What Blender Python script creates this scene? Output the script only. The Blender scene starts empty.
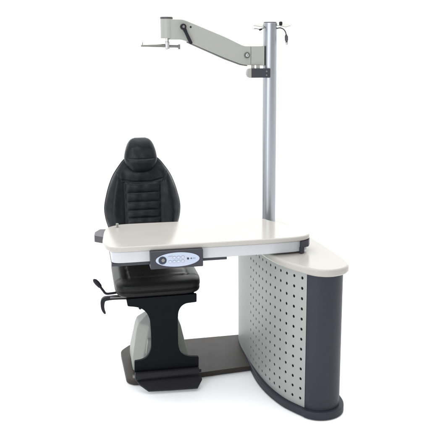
import bpy, bmesh, math, random
from mathutils import Vector, Matrix
random.seed(4)
sc = bpy.context.scene
C = sc.collection
R = math.radians

# ------------------------------------------------------------------ materials
def mat(name, col, rough=.5, metal=0., spec=.5, bump=0., bscale=300., coat=0., mottle=0., mscale=6., rvar=0.):
    m = bpy.data.materials.new(name); m.use_nodes = True
    nt = m.node_tree; b = nt.nodes['Principled BSDF']
    b.inputs['Base Color'].default_value = (*col, 1)
    b.inputs['Roughness'].default_value = rough
    b.inputs['Metallic'].default_value = metal
    b.inputs['Specular IOR Level'].default_value = spec
    b.inputs['Coat Weight'].default_value = coat
    b.inputs['Coat Roughness'].default_value = .12
    tc = nt.nodes.new('ShaderNodeTexCoord')
    if mottle or rvar:
        n = nt.nodes.new('ShaderNodeTexNoise'); n.inputs['Scale'].default_value = mscale
        n.inputs['Detail'].default_value = 6
        nt.links.new(tc.outputs['Object'], n.inputs['Vector'])
        if mottle:
            mx = nt.nodes.new('ShaderNodeMix'); mx.data_type = 'RGBA'
            mx.inputs[6].default_value = (*[c*(1-mottle) for c in col], 1)
            mx.inputs[7].default_value = (*[min(1, c*(1+mottle)) for c in col], 1)
            nt.links.new(n.outputs['Fac'], mx.inputs[0]); nt.links.new(mx.outputs[2], b.inputs['Base Color'])
        if rvar:
            mr = nt.nodes.new('ShaderNodeMapRange')
            mr.inputs['To Min'].default_value = rough-rvar; mr.inputs['To Max'].default_value = rough+rvar
            nt.links.new(n.outputs['Fac'], mr.inputs['Value']); nt.links.new(mr.outputs['Result'], b.inputs['Roughness'])
    if bump:
        n2 = nt.nodes.new('ShaderNodeTexNoise'); n2.inputs['Scale'].default_value = bscale; n2.inputs['Detail'].default_value = 3
        bp = nt.nodes.new('ShaderNodeBump'); bp.inputs['Strength'].default_value = bump; bp.inputs['Distance'].default_value = .001
        nt.links.new(tc.outputs['Object'], n2.inputs['Vector']); nt.links.new(n2.outputs['Fac'], bp.inputs['Height'])
        nt.links.new(bp.outputs['Normal'], b.inputs['Normal'])
    return m

M = dict(
    floor=mat('white_seamless', (.97, .97, .97), .9, spec=.0),
    tabletop=mat('cream_laminate', (.38, .371, .343), .15, spec=.22, mottle=.025, mscale=7, rvar=.09),
    apron=mat('white_enamel', (.465, .47, .495), .35, spec=.4, bump=.04, bscale=500, mottle=.015),
    cabtop=mat('cream_cabinet_laminate', (.35, .345, .315), .2, spec=.2, mottle=.025, mscale=8, rvar=.10),
    panel=mat('silver_grey_paint', (.26, .27, .262), .42, metal=.0, spec=.45, bump=.12, bscale=900, mottle=.04, mscale=10),
    slate=mat('slate_blue_paint', (.021, .023, .034), .42, spec=.22, bump=.15, bscale=900, mottle=.08, mscale=8, rvar=.05),
    plinth=mat('dark_slate_plastic', (.026, .026, .038), .5, spec=.18, bump=.15, bscale=700, mottle=.06),
    plate=mat('brown_grey_rubber', (.032, .029, .027), .5, spec=.22, bump=.3, bscale=600, mottle=.28, mscale=14, rvar=.08),
    body=mat('grey_sheet_steel', (.22, .23, .23), .5, spec=.3),
    black=mat('black_powder_coat', (.0055, .0058, .008), .55, spec=.07, bump=.2, bscale=900, mottle=.3, mscale=12, rvar=.07),
    leather=mat('black_leatherette', (.0065, .0075, .010), .36, spec=.23, bump=.6, bscale=300, mottle=.25, mscale=9, rvar=.06),
    leather2=mat('black_seat_leatherette', (.0055, .0055, .005), .36, spec=.18, bump=.6, bscale=300, mottle=.25, mscale=9, rvar=.06),
    rubber=mat('black_rubber', (.013, .013, .016), .5, spec=.18),
    arm=mat('grey_arm_paint', (.285, .288, .27), .4, spec=.4, bump=.08, bscale=600, mottle=.02),
    armdark=mat('arm_shade_and_bolt_grey', (.10, .10, .10), .6, spec=.2),
    alu=mat('satin_aluminium', (.33, .35, .375), .36, metal=1., bump=.05, bscale=700, rvar=.03),
    steel=mat('brushed_steel', (.20, .20, .195), .4, metal=1.),
    chrome=mat('chrome', (.7, .7, .7), .12, metal=1.),
    pale=mat('pale_grey_plastic', (.27, .28, .265), .5, spec=.3, bump=.1, bscale=500, mottle=.05, mscale=12),
    slateplastic=mat('slate_plastic', (.033, .032, .044), .45, spec=.3, mottle=.04),
    face=mat('ice_blue_keypad', (.38, .43, .53), .3, spec=.4),
    keyline=mat('keypad_button_outline', (.22, .26, .36), .4, spec=.3),
    key=mat('keypad_button', (.44, .48, .56), .35, spec=.4),
    darkink=mat('dark_ink', (.03, .035, .06), .4, spec=.3),
    bracket=mat('grey_bracket_plastic', (.06, .058, .062), .45, spec=.35, mottle=.05),
    capwhite=mat('translucent_tray_plastic', (.24, .24, .215), .3, spec=.5),
    endcap=mat('light_grey_cap', (.27, .27, .265), .4, spec=.3),
)

# ------------------------------------------------------------------ helpers
WORLD = {}                                     # world position of every object built
def thing(name, label, cat, loc):
    o = bpy.data.objects.new(name, None); C.objects.link(o)
    o.location = loc; o.empty_display_size = .1
    o['label'] = label; o['category'] = cat
    WORLD[o.name] = Vector(loc); return o
def obj(name, bm, material, parent=None, bevel=0., seg=3, smooth=True, angle=35):
    """links a bmesh written in world coordinates as one mesh object with its origin at its own centre"""
    bmesh.ops.recalc_face_normals(bm, faces=bm.faces)
    lo = Vector([min(v.co[i] for v in bm.verts) for i in range(3)])
    hi = Vector([max(v.co[i] for v in bm.verts) for i in range(3)])
    c = (lo+hi)/2
    bmesh.ops.translate(bm, verts=bm.verts, vec=-c)
    me = bpy.data.meshes.new(name); bm.to_mesh(me); bm.free()
    o = bpy.data.objects.new(name, me); C.objects.link(o); me.materials.append(M[material])
    if smooth:
        for p in me.polygons: p.use_smooth = True
        me.set_sharp_from_angle(angle=R(angle))
    if bevel:
        b = o.modifiers.new('bevel', 'BEVEL'); b.width = bevel; b.segments = seg
        b.limit_method = 'ANGLE'; b.angle_limit = R(angle); b.harden_normals = True
    if parent:
        o.parent = parent; o.location = c - WORLD[parent.name]
    else: o.location = c
    WORLD[o.name] = c
    return o
def prism(pts, a, b, axis='z', bm=None):
    """closed outline extruded from a to b along an axis; pts are the other two coordinates in xyz order"""
    bm = bm or bmesh.new()
    def mk(p, t):
        if axis == 'z': return (p[0], p[1], t)
        if axis == 'y': return (p[0], t, p[1])
        return (t, p[0], p[1])
    A = [bm.verts.new(mk(p, a)) for p in pts]; B = [bm.verts.new(mk(p, b)) for p in pts]
    n = len(pts)
    for i in range(n): bm.faces.new((A[i], A[(i+1) % n], B[(i+1) % n], B[i]))
    bm.faces.new(A[::-1]); bm.faces.new(B)
    return bm
def box(x0, x1, y0, y1, z0, z1, bm=None):
    return prism([(x0, y0), (x1, y0), (x1, y1), (x0, y1)], z0, z1, 'z', bm)
def tube(path, rad, n=16, bm=None, cap=True):
    """round tube through points; rad is a number or a list"""
    bm = bm or bmesh.new()
    P = [Vector(p) for p in path]
    if not isinstance(rad, (list, tuple)): rad = [rad]*len(P)
    rings = []; ref = None
    for i, p in enumerate(P):
        t = (P[min(i+1, len(P)-1)] - P[max(i-1, 0)]).normalized()
        if ref is None: ref = t.orthogonal().normalized()
        ref = (ref - t*ref.dot(t)).normalized(); q = t.cross(ref)
        rings.append([bm.verts.new(p + (ref*math.cos(2*math.pi*k/n) + q*math.sin(2*math.pi*k/n))*rad[i]) for k in range(n)])
    for a, b in zip(rings, rings[1:]):
        for k in range(n): bm.faces.new((a[k], a[(k+1) % n], b[(k+1) % n], b[k]))
    if cap: bm.faces.new(rings[0][::-1]); bm.faces.new(rings[-1])
    return bm
def spline(pts, per=8, closed=False):
    """Catmull-Rom through points of any dimension"""
    n = len(pts); out = []
    P = [Vector(p) for p in pts]
    g = (lambda i: P[i % n]) if closed else (lambda i: P[max(0, min(n-1, i))])
    for i in range(n if closed else n-1):
        a, b, c, d = g(i-1), g(i), g(i+1), g(i+2)
        for k in range(per):
            t = k/per
            out.append(.5*((2*b)+(c-a)*t+(2*a-5*b+4*c-d)*t*t+(3*b-a-3*c+d)*t**3))
    if not closed: out.append(P[-1])
    return out
def fillet(pts, r, seg=5):
    """round the corners of a closed 2-D outline; r is one radius or one per corner"""
    n = len(pts); out = []
    for i in range(n):
        p = Vector(pts[i]); a = Vector(pts[i-1])-p; b = Vector(pts[(i+1) % n])-p
        rr = r[i] if isinstance(r, (list, tuple)) else r
        d = min(rr, a.length*.48, b.length*.48)
        if d < 1e-5: out.append(p); continue
        s, e = p+a.normalized()*d, p+b.normalized()*d
        for k in range(seg+1):
            t = k/seg; out.append(s*(1-t)**2+p*2*t*(1-t)+e*t*t)
    return out
def offset(pts, d):
    """offset a closed outline outwards by d"""
    n = len(pts); P = [Vector(p[:2]) for p in pts]
    area = sum(P[i].x*P[(i+1) % n].y-P[(i+1) % n].x*P[i].y for i in range(n))
    s = 1 if area > 0 else -1; out = []
    for i in range(n):
        t = (P[(i+1) % n]-P[i-1]).normalized()
        out.append(P[i]+Vector((t.y, -t.x))*d*s)
    return out
def lerp(tab, z):
    if z <= tab[0][0]: return tab[0][1]
    n = len(tab)
    for i in range(n-1):
        (a, va), (b, vb) = tab[i], tab[i+1]
        if z <= b:
            h = b-a; t = (z-a)/h
            ma = (vb-tab[i-1][1])/(b-tab[i-1][0]) if i > 0 else (vb-va)/h
            mb = (tab[i+2][1]-va)/(tab[i+2][0]-a) if i < n-2 else (vb-va)/h
            return (2*t**3-3*t*t+1)*va+(t**3-2*t*t+t)*h*ma+(3*t*t-2*t**3)*vb+(t**3-t*t)*h*mb
    return tab[-1][1]
def g(x, s): return math.exp(-(x/s)**2)

# ------------------------------------------------------------------ setting
bm = bmesh.new(); bmesh.ops.create_grid(bm, x_segments=1, y_segments=1, size=60)
fl = obj('floor', bm, 'floor', smooth=False); fl['kind'] = 'structure'

# ================================================================== INSTRUMENT STAND
stand = thing('instrument_stand', 'white table with tall metal pole, folding grey arm and curved perforated cabinet', 'medical stand', (1.0, 3.45, 0))

# ---- base plate under chair and cabinet
pl = fillet([(.181, 3.53), (.215, 3.495), (.30, 3.49), (.95, 3.54), (.95, 3.985), (.235, 3.985), (.172, 3.90)], [.03, .02, .02, 0, 0, .03, .03])
obj('base_plate', prism(pl, .003, .030), 'plate', stand, bevel=.005)

# ---- cabinet
left = spline([(.985, 3.002), (.955, 3.050), (.923, 3.110), (.897, 3.190), (.879, 3.270), (.867, 3.360), (.859, 3.460), (.854, 3.570), (.851, 3.680), (.852, 3.800), (.862, 3.900), (.885, 3.985)], 10)
front = spline([(1.172, 3.15), (1.172, 3.08), (1.167, 3.03), (1.148, 2.985), (1.112, 2.957), (1.07, 2.948), (1.03, 2.956), (1.0, 2.977), (.985, 3.002)], 5)
right = spline([(1.05, 3.985), (1.10, 3.90), (1.135, 3.70), (1.158, 3.45), (1.172, 3.15)], 6)
full = [Vector(p[:2]) for p in (right[:-1]+front[:-1]+left)]
inner = offset(full, -.008)
cab = obj('cabinet', prism(inner, .042, .704), 'body', stand, bevel=.001)
# dark front column: thick shell around the front of the body
colo = [Vector(p) for p in front]; 
shell = [Vector(p) for p in offset(full, -.006)]
k0 = len(right)-1; coli = shell[k0:k0+len(front)]
coli[0] = Vector((1.166, 3.15)); 
obj('front_column', prism(colo+coli[::-1], .041, .7045), 'slate', cab)
# perforated panel with real punched holes
cum = [0.]
for a, b in zip(left, left[1:]): cum.append(cum[-1]+(b-a).length)
def along(s):
    s = max(0, min(cum[-1], s))
    for i in range(len(left)-1):
        if s <= cum[i+1]:
            t = (s-cum[i])/(cum[i+1]-cum[i]); p = left[i].lerp(left[i+1], t); d = (left[i+1]-left[i]).normalized()
            return p, Vector((-abs(d.y), d.x if d.x < 0 else d.x))   # outward, away from the body
    return left[-1], Vector((-1, 0))
def pan(s, z, out=0.):
    p, nrm = along(s); return (p.x-abs(nrm.x)*out, p.y, z)
bm = bmesh.new(); vc = {}
def V(s, z, o=0.):
    k = (round(s, 5), round(z, 5), o)
    if k not in vc: vc[k] = bm.verts.new(pan(s, z, o))
    return vc[k]
s0, NS, NZ, Z0 = .003, 12, 13, .055
ss = [0, s0]+[s0+.025*k for k in range(1, 2*NS+1)]
s = ss[-1]
while s < cum[-1]-.03: s += .025; ss.append(s)
ss.append(cum[-1])
zz = [.041]+[Z0+.025*k for k in range(0, 2*NZ+1)]
zz[-1] = .7045
OUT = .002
for i in range(len(ss)-1):
    for j in range(len(zz)-1):
        if 1 <= i < 1+2*NS and 1 <= j < 1+2*NZ: continue
        bm.faces.new([V(ss[i], zz[j], OUT), V(ss[i+1], zz[j], OUT), V(ss[i+1], zz[j+1], OUT), V(ss[i], zz[j+1], OUT)])
hr = .0075
for c in range(NS):
    for r in range(NZ):
        i, j = 1+2*c, 1+2*r
        sc_, zc_ = ss[i+1], Z0+.025+.05*r
        sq = [(ss[i], zz[j]), (ss[i+1], zz[j]), (ss[i+2], zz[j]), (ss[i+2], zz[j+1]), (ss[i+2], zz[j+2]), (ss[i+1], zz[j+2]), (ss[i], zz[j+2]), (ss[i], zz[j+1])]
        SQ = [V(*q, OUT) for q in sq]
        ring = []; deep = []
        for k in range(16):
            a = math.pi*1.25+2*math.pi*k/16
            ring.append(bm.verts.new(pan(sc_+hr*math.cos(a), zc_+hr*math.sin(a), OUT)))
            deep.append(bm.verts.new(pan(sc_+hr*math.cos(a), zc_+hr*math.sin(a), OUT-.0025)))
        for k in range(8):
            a, b = SQ[k], SQ[(k+1) % 8]
            bm.faces.new((a, b, ring[(2*k+2) % 16], ring[2*k+1], ring[2*k]))
        for k in range(16): bm.faces.new((ring[k], ring[(k+1) % 16], deep[(k+1) % 16], deep[k]))
me_p = obj('perforated_panel', bm, 'panel', cab, angle=50)
# dark lining just behind the holes
lin = [pan(cum[-1]*k/60, 0, -.0035) for k in range(61)]
lin2 = [pan(cum[-1]*k/60, 0, -.0045) for k in range(61)]
obj('panel_lining', prism([l[:2] for l in lin]+[l[:2] for l in lin2[::-1]], .045, .70), 'black', cab)
# plinth and top
pln = offset(full, .022)
def hug(p, q):                               # the plinth runs flush with the panel towards the back of the base plate
    t = max(0, min(1, (3.72-q.y)/.40)); t = t*t*(3-2*t)
    return q.lerp(p, t) if p.x < 1.0 else p
flush = offset(full, .002)
pln = [hug(p, q) for p, q in zip(pln, flush)]
obj('plinth', prism(pln, .002, .0405), 'plinth', cab, bevel=.009, seg=4, angle=40)
top = spline([(.94, 3.995), (.872, 3.985), (.842, 3.90), (.834, 3.80), (.834, 3.68), (.838, 3.57), (.843, 3.46), (.851, 3.36), (.863, 3.27), (.883, 3.18), (.910, 3.10), (.945, 3.035), (.975, 2.985), (1.012, 2.945), (1.06, 2.925), (1.11, 2.930), (1.155, 2.955), (1.184, 3.0), (1.193, 3.08), (1.190, 3.20), (1.180, 3.36), (1.166, 3.52), (1.146, 3.70), (1.12, 3.88), (1.06, 3.985)], 5, True)
ct = obj('cabinet_top', prism(top, .7055, .741), 'cabtop', cab, bevel=.012, seg=5, angle=40)

# ---- table
slab = [(.088, 3.395), (.087, 3.33), (.103, 3.237), (.145, 3.199), (.296, 3.196), (.524, 3.192), (.711, 3.190), (.882, 3.192), (1.010, 3.203), (1.066, 3.238), (1.074, 3.29), (1.035, 3.40), (.960, 3.56), (.90, 3.622), (.60, 3.642), (.24, 3.655), (.150, 3.630), (.106, 3.56)]
sl = spline(slab, 6, True)
tt = obj('tabletop', prism(sl, .8045, .829), 'tabletop', stand, bevel=.008, seg=5, angle=40)
ap = offset([Vector(p) for p in sl], -.014)
ap = [Vector((max(p.x, .119), p.y)) for p in ap]
apr = obj('table_apron', prism(ap, .750, .805), 'apron', tt, bevel=.005, seg=3, angle=40)
# thin trim line between apron and slab
obj('edge_trim', prism(offset([Vector(p) for p in sl], -.010), .8025, .8047), 'endcap', tt)
# under rail in slate plastic
obj('under_rail', box(.145, .655, 3.215, 3.255, .735, .7495), 'slateplastic', tt, bevel=.002)
obj('under_rail', box(.118, .150, 3.215, 3.50, .7355, .7490), 'slateplastic', tt, bevel=.003)
obj('under_tray', box(.655, .86, 3.26, 3.45, .738, .7495), 'apron', tt, bevel=.002)
# side grips
obj('side_grip', prism(fillet([(.050, 3.475), (.120, 3.41), (.13, 3.59), (.082, 3.60), (.056, 3.545)], .008), .789, .821), 'bracket', tt, bevel=.004)
bm = prism(fillet([(1.016, 3.200), (1.060, 3.222), (1.078, 3.262), (1.082, 3.30), (1.03, 3.42), (1.0, 3.42)], .006), .772, .8035)
prism(fillet([(1.014, 3.2005), (1.036, 3.212), (1.044, 3.27), (1.0, 3.42), (.99, 3.40)], .004), .744, .7725, 'z', bm)
obj('end_cap', bm, 'slateplastic', tt, bevel=.002)
# little peg on the back left corner
bm = tube([(.168, 3.585, .829), (.168, 3.585, .843)], [.006, .005], 14); tube([(.168, 3.585, .843), (.168, 3.585, .850)], [.008, .0065], 14, bm)
obj('peg', bm, 'capwhite', tt, bevel=.001)
# control panel
PY = 3.172
cp = obj('control_panel', box(.291, .534, PY, 3.235, .722, .8055), 'slateplastic', stand, bevel=.004)
cx, cz, ea, eb = .4155, .7635, .101, .0335
def ell(cx, cz, a, b, y0, y1, n=48, bm=None): return prism([(cx+a*math.cos(2*math.pi*k/n), cz+b*math.sin(2*math.pi*k/n)) for k in range(n)], y0, y1, 'y', bm)
obj('keypad', ell(cx, cz, ea, eb, PY-.003, PY+.001, 64), 'face', cp, bevel=.001)
kb = obj('dial', ell(.3455, .7635, .0185, .0185, PY-.0045, PY-.002), 'darkink', cp)
obj('dial_cap', ell(.348, .765, .0085, .0085, PY-.0095, PY-.0045), 'steel', kb, bevel=.002)
for r in range(2):
    for c in range(4):
        bx, bz = .380+.0195*c, .7745-.019*r
        if c == 0 and r == 0: continue
        bm = ell(bx, bz, .0082, .0062, PY-.0042, PY-.002, 24)
        k = obj('button', bm, 'keyline', cp)
        obj('button_cap', ell(bx, bz, .0066, .0047, PY-.0052, PY-.0040, 24), 'key', k)
obj('indicator', ell(.4625, .7655, .0050, .0050, PY-.0045, PY-.002, 20), 'darkink', cp)
obj('indicator', ell(.4775, .7655, .0030, .0030, PY-.0045, PY-.002, 20), 'darkink', cp)
obj('printed_mark', box(.372, .392, PY-.0040, PY-.0028, .7805, .7825), 'keyline', cp)
obj('printed_mark', box(.484, .497, PY-.0040, PY-.0028, .7635, .7668), 'keyline', cp)

# ---- pole
PX, PYY, PR = .9915, 3.72, .0362
pole = obj('pole', tube([(PX, PYY, .741), (PX, PYY, 1.836)], PR, 64), 'alu', stand, bevel=.002)
obj('pole_collar', tube([(PX, PYY, .7415), (PX, PYY, .756)], PR+.010, 48), 'alu', pole, bevel=.003)
obj('pole_cap', tube([(PX, PYY, 1.8355), (PX, PYY, 1.841)], PR-.003, 48), 'bracket', pole, bevel=.002)
# thin tray plates at the pole head
bm = prism(fillet([(.905, 3.735), (.948, 3.69), (.975, 3.752), (.95, 3.78)], .006), 1.820, 1.8235)
for v in bm.verts: v.co.z += (v.co.y-3.73)*.22
obj('tray_plate', bm, 'capwhite', pole, bevel=.001)
bm = prism(fillet([(1.020, 3.70), (1.060, 3.66), (1.098, 3.70), (1.075, 3.80), (1.015, 3.77)], .006), 1.822, 1.8255)
for v in bm.verts: v.co.z += (v.co.y-3.70)*.22-.001
obj('tray_plate', bm, 'capwhite', pole, bevel=.001)
obj('clamp_knob', tube([(1.043, 3.70, 1.8256), (1.043, 3.70, 1.838), (1.043, 3.70, 1.843)], [.008, .009, .006], 20), 'rubber', pole, bevel=.001)
obj('hook', tube([tuple(p) for p in spline([(.898, 3.69, 1.806), (.915, 3.69, 1.806), (.928, 3.69, 1.802), (.940, 3.692, 1.806), (.958, 3.70, 1.812)], 5)], .0024, 10), 'steel', pole)
obj('hook_tip', tube([(.926, 3.688, 1.800), (.942, 3.688, 1.805)], [.006, .004], 12), 'rubber', pole, bevel=.001)
cb = obj('cable', tube([tuple(p) for p in spline([(1.024, 3.71, 1.808), (1.040, 3.70, 1.811), (1.058, 3.70, 1.804), (1.069, 3.70, 1.790), (1.073, 3.70, 1.772)], 6)], .0035, 10), 'bracket', pole)
bm = tube([(1.073, 3.70, 1.780), (1.073, 3.70, 1.772), (1.074, 3.70, 1.768), (1.075, 3.70, 1.748), (1.075, 3.70, 1.746), (1.076, 3.70, 1.738)], [.004, .007, .009, .009, .0065, .006], 16)
obj('plug', bm, 'bracket', cb)
bm = tube([(1.073, 3.70, 1.738), (1.0745, 3.70, 1.726)], .0022, 8); tube([(1.079, 3.70, 1.738), (1.080, 3.70, 1.726)], .0022, 8, bm)
obj('plug_pins', bm, 'steel', cb)

# ---- folding arm
AY = 3.72
beam = [(.470, 1.849), (.530, 1.849), (.550, 1.844), (.754, 1.763), (.847, 1.7195), (.8845, 1.7195), (.8845, 1.624), (.869, 1.623), (.835, 1.628), (.753, 1.658), (.581, 1.730), (.553, 1.744), (.528, 1.751), (.470, 1.751)]
beam = fillet(beam, [.0, .02, .02, .03, .03, .0, .0, .02, .03, .03, .03, .03, .02, 0], 5)
arm = obj('swing_arm', prism(beam, AY-.026, AY+.026, 'y'), 'arm', stand, bevel=.003)
shd = [(.560, 1.7415), (.753, 1.6585), (.835, 1.6283), (.866, 1.6232), (.866, 1.6185), (.834, 1.6232), (.751, 1.6530), (.558, 1.7360)]
obj('underside_shade_strip', prism(shd, AY-.024, AY+.024, 'y'), 'armdark', arm)  # dark grey strip stands in for the shade along the beam's lower edge
obj('arm_base', prism(fillet([(.8852, 1.7195), (.9480, 1.7195), (.9480, 1.6230), (.8852, 1.6230)], [0, .0, 0, 0]), AY-.028, AY+.028, 'y'), 'arm', arm, bevel=.003)
obj('base_flange', box(.9390, .9553, AY-.0290, AY+.0290, 1.6215, 1.7210), 'arm', arm, bevel=.002)
hd = obj('arm_head', tube([(.457, AY, 1.757), (.457, AY, 1.852)], .0315, 48), 'arm', arm, bevel=.003)
obj('head_cap', tube([(.457, AY, 1.8522), (.457, AY, 1.8585), (.457, AY, 1.8615)], [.0322, .0322, .029], 48), 'bracket', hd, bevel=.001)
# locking lever with pivot
F = AY-.026
lv = obj('locking_lever', prism(fillet([(.528, 1.822), (.543, 1.822), (.556, 1.785), (.580, 1.736), (.577, 1.730), (.568, 1.728), (.562, 1.734), (.541, 1.782), (.5255, 1.808)], .004), F-.020, F-.010, 'y'), 'rubber', arm, bevel=.003)
obj('pivot', tube([(.535, F+.002, 1.813), (.535, F-.024, 1.813)], .0145, 28), 'rubber', lv, bevel=.002)
obj('pivot_bolt', tube([(.535, F-.0235, 1.813), (.535, F-.028, 1.813)], .007, 6), 'steel', lv, bevel=.001)
bt = obj('elbow_bolt', tube([(.863, F+.002, 1.674), (.863, F-.006, 1.674)], .0150, 28), 'armdark', arm, bevel=.002)
obj('bolt_head', tube([(.863, F-.005, 1.674), (.863, F-.012, 1.674)], .0085, 20), 'chrome', bt, bevel=.002)
obj('set_screw', tube([(.574, F+.002, 1.812), (.574, F-.002, 1.812)], .0048, 16), 'rubber', arm, bevel=.0008)
# clamp on the pole below the arm
cl = obj('pole_clamp', box(.880, .9835, 3.672, 3.700, 1.5605, 1.6080), 'slateplastic', pole, bevel=.004)
obj('clamp_cap', prism([(.8820, 1.5600), (.8820, 1.6080)]+[(.882-.0235*math.sin(math.pi*k/12)**.6, 1.584+.024*math.cos(math.pi*k/12)) for k in range(1, 12)], 3.670, 3.702, 'y'), 'endcap', cl, bevel=.002)
for z in (1.5925, 1.5735): obj('screw', tube([(.9620, 3.6725, z), (.9620, 3.6695, z)], .0048, 16), 'steel', cl, bevel=.001)
for x in (.893, .921): obj('lug', box(x-.008, x+.008, 3.680, 3.700, 1.607, 1.6235), 'endcap', cl, bevel=.001)
# instrument holder rod under the arm head
hr_ = obj('instrument_holder', tube([(.4575, AY, 1.7572), (.4575, AY, 1.741), (.4575, AY, 1.7385), (.4575, AY, 1.706), (.4575, AY, 1.703)], [.0110, .0110, .0135, .0135, .010], 28), 'chrome', stand)
obj('rod', tube([(.4450, AY, 1.7215), (.400, AY-.002, 1.7212), (.330, AY-.006, 1.7205)], [.0090, .0072, .0045], 20), 'steel', hr_, bevel=.001)
obj('rod', tube([(.4700, AY, 1.7185), (.516, AY, 1.7175)], .0068, 20), 'steel', hr_)
obj('rod_flange', box(.512, .522, AY-.011, AY+.011, 1.7035, 1.7280), 'steel', hr_, bevel=.002)
obj('pin', tube([(.334, AY-.006, 1.722), (.334, AY-.006, 1.738)], .0022, 10), 'steel', hr_)
obj('rod_tip', tube([(.331, AY-.006, 1.7205), (.325, AY-.006, 1.7205)], [.0062, .0045], 14), 'steel', hr_)

# ================================================================== EXAMINATION CHAIR
chair = thing('examination_chair', 'black padded chair with headrest and footrest on a pale grey pedestal', 'examination chair', (.37, 3.72, .031))

# ---- seat cushion
def supercushion(cx, cy, cz, a, b, c, p, pz, disp, N=56):
    bm = bmesh.new(); bmesh.ops.create_cube(bm, size=2)
    bmesh.ops.subdivide_edges(bm, edges=bm.edges, cuts=N, use_grid_fill=True)
    for v in bm.verts:
        x, y, z = [math.tan(t*math.pi/4) if abs(t) < 1 else t for t in v.co]
        l = max(abs(x), abs(y), abs(z)); x, y, z = x/l, y/l, z/l
        h = (abs(x)**p+abs(y)**p)**(1/p) if (x or y) else 0
        r = 1/((h**pz+abs(z)**pz)**(1/pz))
        q = Vector((x*r, y*r, z*r)); d = disp(q.x*a, q.y*b, q.z*c)
        n = Vector((q.x*abs(q.x)**2/a, q.y*abs(q.y)**2/b, q.z*abs(q.z)**2/c)).normalized()
        v.co = Vector((cx+q.x*a, cy+q.y*b, cz+q.z*c))+n*d
    return bm
def seatd(x, y, z):
    d = 0
    # welt running round the side
    d -= .005*g(z+.004, .0045)
    if z > 0:
        ins = .15; fr = -.17
        d -= .0045*g(abs(x)-ins-.02*max(0, y), .0055)*max(0, min(1, (y-fr+.012)/.012))
        d -= .0045*g(y-fr, .0055)*max(0, min(1, (ins+.012-abs(x))/.012))
        d += .005*g(abs(x)-.188, .03)*(1 if y > fr else .6)
        if abs(x) < ins and y > fr:
            d += .0025*abs(math.cos(math.pi*(y-fr)/.085))
        d -= .006*g(y+.215, .02)*0
    return d
obj('seat', supercushion(.3565, 3.69, .5345, .217, .262, .0455, 6.5, 5.0, seatd), 'leather2', chair, angle=80)

# ---- back and head cushions
def cushion(tab, cx, y0, D, B, lean, disp, nu=72, nv=150, p=2.6, zt=4):
    bm = bmesh.new(); zlo, zhi = tab[0][0], tab[-1][0]; zc, zh = (zlo+zhi)/2, (zhi-zlo)/2
    rows = []
    for j in range(nv+1):
        z = zc+zh*math.sin(math.pi*(j/nv-.5)); hw = max(lerp(tab, z), .002)
        tv = max(0, 1-abs((z-zc)/zh)**zt)**.5
        f, b = [], []
        for i in range(nu+1):
            u = math.sin(math.pi*(i/nu-.5)); e = max(0, 1-abs(u)**p)**(1/p)
            x = u*hw; yl = y0+lean*(z-zlo)
            m = e*tv
            f.append(bm.verts.new((cx+x, yl-(D*m+disp(x, z, hw, u)*min(1, m*2.2)), z)))
            b.append(bm.verts.new((cx+x, yl+B*m, z)) if 0 < i < nu else f[-1])
        rows.append((f, b))
    for (f, b), (f2, b2) in zip(rows, rows[1:]):
        for i in range(nu):
            bm.faces.new((f[i], f[i+1], f2[i+1], f2[i]))
            q = [b[i], b2[i], b2[i+1], b[i+1]]
            q = [v for k, v in enumerate(q) if v not in q[:k]]
            if len(q) > 2: bm.faces.new(q)
    for f, b in (rows[0], rows[-1]):
        bm.faces.new(f+[v for v in b[1:-1]][::-1])
    return bm
seams = [.62, .662, .704, .746, .788, .833, .880, .932, .985]
def backd(x, z, hw, u):
    d = 0; ax = abs(x); ins = .099+.010*(z-.85)
    # side bolsters
    d += .020*g(ax-(ins+hw)/2-.006, .034)*(1 if z < 1.0 else max(0, 1-(z-1.0)/.08))
    if z < .99:
        d -= .0045*g(ax-ins, .0085)
        if ax < ins:
            for a, b in zip(seams, seams[1:]):
                if a <= z <= b:
                    t = (z-a)/(b-a); d += .0085*math.sin(math.pi*t)**.6*(1-(ax/ins)**8)
    # yoke seam curving from the top of the insert to the shoulders
    zy = .985+.30*max(0, ax-.02)**1.0 if ax < .10 else 1.009+.1*(ax-.1)
    d -= .005*g(z-.990-.25*max(0, ax-.05), .006)*max(0, min(1, (.125-ax)/.02))
    d -= .005*g(ax-(.118+.35*(z-1.0)), .006)*max(0, min(1, (z-.98)/.02))*max(0, min(1, (1.06-z)/.02))
    d += .010*g(z-1.035, .03)*g(x, .08)
    # small creases
    d += .0012*math.sin(90*x+40*z)*math.sin(63*z-22*x)
    return d
btab = [(.575, .03), (.585, .10), (.60, .145), (.66, .172), (.727, .190), (.79, .206), (.85, .2095), (.925, .194), (.98, .1765), (1.03, .154), (1.08, .120), (1.109, .096), (1.125, .072), (1.134, .035)]
bk = obj('backrest', cushion(btab, .3315, 3.985, .045, .040, .02, backd, nv=280, nu=220), 'leather', chair, angle=80)
# piping round the shell edge
pp = []
for z in [.62+.01*k for k in range(52)]: pp.append((z, lerp(btab, z)))
for s in (-1, 1):
    obj('piping', tube([(.3315+s*(h-.001), 3.985+.02*(z-.575), z) for z, h in pp], .0042, 8), 'rubber', bk)
def headd(x, z, hw, u):
    d = -.0055*g(z-1.122-.05*x*x/.01*.1, .0045)*max(0, min(1, (.085-abs(x))/.02))
    d += .004*g(z-1.18, .02)+.006*g(z-1.11, .02)
    d += .0008*math.sin(120*x+60*z)
    return d
htab = [(1.040, .02), (1.045, .038), (1.055, .056), (1.07, .071), (1.09, .083), (1.12, .0895), (1.15, .086), (1.18, .078), (1.20, .070), (1.218, .058), (1.228, .045), (1.234, .028)]
obj('headrest', cushion(htab, .3265, 3.965, .050, .045, .02, headd, nu=110, nv=160), 'leather', chair, angle=80)
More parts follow.
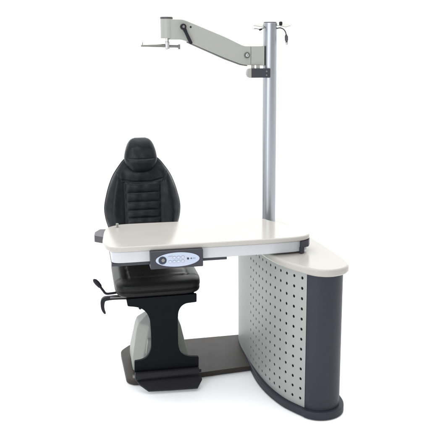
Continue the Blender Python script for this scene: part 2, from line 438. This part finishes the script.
# back post joining seat frame to backrest
bp_ = box(.285, .385, 4.012, 4.030, .47, .90)
obj('back_post', bp_, 'black', chair, bevel=.006)

# ---- seat frame, front leg panel, footrest
obj('seat_frame', box(.205, .535, 3.463, 4.011, .462, .497), 'black', chair, bevel=.004)
leg = [(.190, .4955), (.196, .457), (.242, .449), (.267, .438), (.291, .414), (.305, .376), (.308, .292), (.306, .222), (.295, .193), (.279, .173), (.253, .162), (.220, .160), (.218, .094), (.548, .090), (.549, .154), (.505, .158), (.474, .170), (.453, .191), (.444, .225), (.445, .361), (.449, .409), (.463, .435), (.486, .449), (.543, .452), (.544, .4955)]
leg = fillet(leg, [.004, .006, .02, .02, .02, .03, .03, .02, .02, .02, .02, .006, 0, 0, .006, .02, .02, .02, .03, .03, .03, .02, .02, .006, .004])
lp = obj('leg_panel', prism(leg, 3.442, 3.462, 'y'), 'black', chair, bevel=.003)
obj('bolt', tube([(.258, 3.452, .452), (.258, 3.452, .438), (.258, 3.452, .434)], [.008, .008, .005], 12), 'rubber', lp)
fr = obj('footrest', bmesh.new() if False else tube([(.219, 3.425, .0865), (.547, 3.425, .0835)], .0205, 32), 'rubber', chair, bevel=.003)
for x, z in ((.214, .0865), (.552, .0835)):
    obj('hinge_pin', tube([(x-.006, 3.425, z), (x+.006, 3.425, z)], .0085, 18), 'steel' if x < .3 else 'rubber', fr, bevel=.001)
bm = bmesh.new()
T = [(.222, 3.425, .068), (.238, 3.405, .052), (.281, 3.377, .025), (.400, 3.367, .024), (.528, 3.356, .025), (.560, 3.405, .047), (.549, 3.425, .062)]
A = [bm.verts.new(p) for p in T]; B = [bm.verts.new((p[0], p[1]+.006, p[2]-.011)) for p in T]
# top and bottom as fans from a centre line, so the plate stays a clean sheet
bm.faces.new((A[0], A[1], A[5], A[6])); bm.faces.new((A[1], A[2], A[3], A[4], A[5]))
bm.faces.new((B[0], B[6], B[5], B[1])); bm.faces.new((B[1], B[5], B[4], B[3], B[2]))
for i in range(7): bm.faces.new((A[i], B[i], B[(i+1) % 7], A[(i+1) % 7]))
obj('foot_plate', bm, 'rubber', fr, bevel=.003, angle=50)

# ---- pedestal
def octo(cx, cy, hx, hy, ch, z): return [(cx-hx, cy-hy+ch, z), (cx-hx+ch, cy-hy, z), (cx+hx-ch, cy-hy, z), (cx+hx, cy-hy+ch, z), (cx+hx, cy+hy-ch, z), (cx+hx-ch, cy+hy, z), (cx-hx+ch, cy+hy, z), (cx-hx, cy+hy-ch, z)]
bm = bmesh.new(); rr = []
for z, h, c in [(.0315, .148, .04), (.055, .151, .045), (.108, .147, .05), (.247, .119, .055), (.276, .108, .05), (.312, .062, .03), (.318, .050, .02)]:
    rr.append([bm.verts.new(p) for p in octo(.370, 3.72, h, h*.98, c, z)])
for a, b in zip(rr, rr[1:]):
    for k in range(8): bm.faces.new((a[k], a[(k+1) % 8], b[(k+1) % 8], b[k]))
bm.faces.new(rr[0][::-1]); bm.faces.new(rr[-1])
pd = obj('pedestal', bm, 'pale', chair, bevel=.006, angle=12)
obj('service_cover', prism(fillet([(.288, .140), (.322, .140), (.322, .215), (.300, .215)], .004), 3.560, 3.600, 'y'), 'pale', pd, bevel=.003)
obj('lift_column', tube([(.37, 3.72, .3185), (.37, 3.72, .461)], .048, 40), 'black', chair, bevel=.002)

# ---- levers on the left
l1 = obj('recline_lever', tube([tuple(p) for p in spline([(.17, 3.56, .496), (.125, 3.55, .495), (.096, 3.548, .497), (.082, 3.547, .515), (.066, 3.546, .540)], 6)], .0062, 14), 'rubber', chair)
obj('grip', tube([(.072, 3.547, .531), (.067, 3.546, .539), (.055, 3.545, .556), (.044, 3.544, .570), (.037, 3.544, .577)], [.006, .0105, .0125, .0105, .004], 20), 'rubber', l1)
hk = spline([(.205, .468), (.15, .472), (.115, .472), (.088, .469), (.078, .455), (.076, .430), (.080, .408), (.088, .392)], 6)
wd = [.008, .009, .009, .0105, .0105, .009, .007, .0035]
bm = bmesh.new(); rows = []
n = len(hk)
for i, p in enumerate(hk):
    t = (hk[min(i+1, n-1)]-hk[max(i-1, 0)]).normalized(); nn = Vector((-t.y, t.x)); f = i/(n-1)*(len(wd)-1); k = min(int(f), len(wd)-2); w = wd[k]+(wd[k+1]-wd[k])*(f-k)
    a, b = p+nn*w, p-nn*w
    rows.append([bm.verts.new((a.x, 3.535, a.y)), bm.verts.new((b.x, 3.535, b.y)), bm.verts.new((b.x, 3.560, b.y)), bm.verts.new((a.x, 3.560, a.y))])
for a, b in zip(rows, rows[1:]):
    for k in range(4): bm.faces.new((a[k], a[(k+1) % 4], b[(k+1) % 4], b[k]))
bm.faces.new(rows[0][::-1]); bm.faces.new(rows[-1])
l2 = obj('release_handle', bm, 'rubber', chair, bevel=.004)
obj('handle_rod', tube([(.115, 3.533, .478), (.20, 3.533, .476)], .0042, 12), 'steel', l2)

# ------------------------------------------------------------------ light: bright white studio
w = bpy.data.worlds.new('World'); sc.world = w; w.use_nodes = True
nt = w.node_tree; bg = nt.nodes['Background']
tc = nt.nodes.new('ShaderNodeTexCoord'); sx = nt.nodes.new('ShaderNodeSeparateXYZ'); mr = nt.nodes.new('ShaderNodeMapRange')
mr.inputs['From Min'].default_value = -.75; mr.inputs['From Max'].default_value = .45
mr.inputs['To Min'].default_value = .38; mr.inputs['To Max'].default_value = 2.1
nt.links.new(tc.outputs['Generated'], sx.inputs[0]); nt.links.new(sx.outputs['Y'], mr.inputs['Value'])
nt.links.new(mr.outputs['Result'], bg.inputs['Strength']); bg.inputs['Color'].default_value = (.985, .99, 1, 1)
def area(name, loc, target, size, power, col=(1, 1, 1)):
    l = bpy.data.lights.new(name, 'AREA'); l.shape = 'RECTANGLE'; l.size, l.size_y = size; l.energy = power; l.color = col
    o = bpy.data.objects.new(name, l); C.objects.link(o); o.location = loc
    o.rotation_euler = (Vector(target)-Vector(loc)).to_track_quat('-Z', 'Y').to_euler()
area('softbox_overhead', (.6, 3.2, 4.2), (.6, 3.5, 0), (3.8, 3.4), 105, (1, .98, .94))
area('softbox_front', (-.6, -.6, 2.3), (.6, 3.5, .6), (1.2, 1.2), 36, (.94, .96, 1))
area('softbox_strip', (-1.3, 1.2, 1.5), (1.0, 3.72, 1.3), (.35, 2.2), 26, (.92, .96, 1))

# ------------------------------------------------------------------ camera
cam = bpy.data.cameras.new('camera'); co = bpy.data.objects.new('camera', cam); C.objects.link(co)
co.location = (0, 0, 1.7); co.rotation_euler = (math.pi/2-math.atan(165/722), 0, R(-13))
cam.sensor_width = 36; cam.lens = 722/430*36; cam.shift_x = -30/430; cam.clip_end = 300
sc.camera = co
sc.view_settings.view_transform = 'Standard'; sc.view_settings.look = 'None'
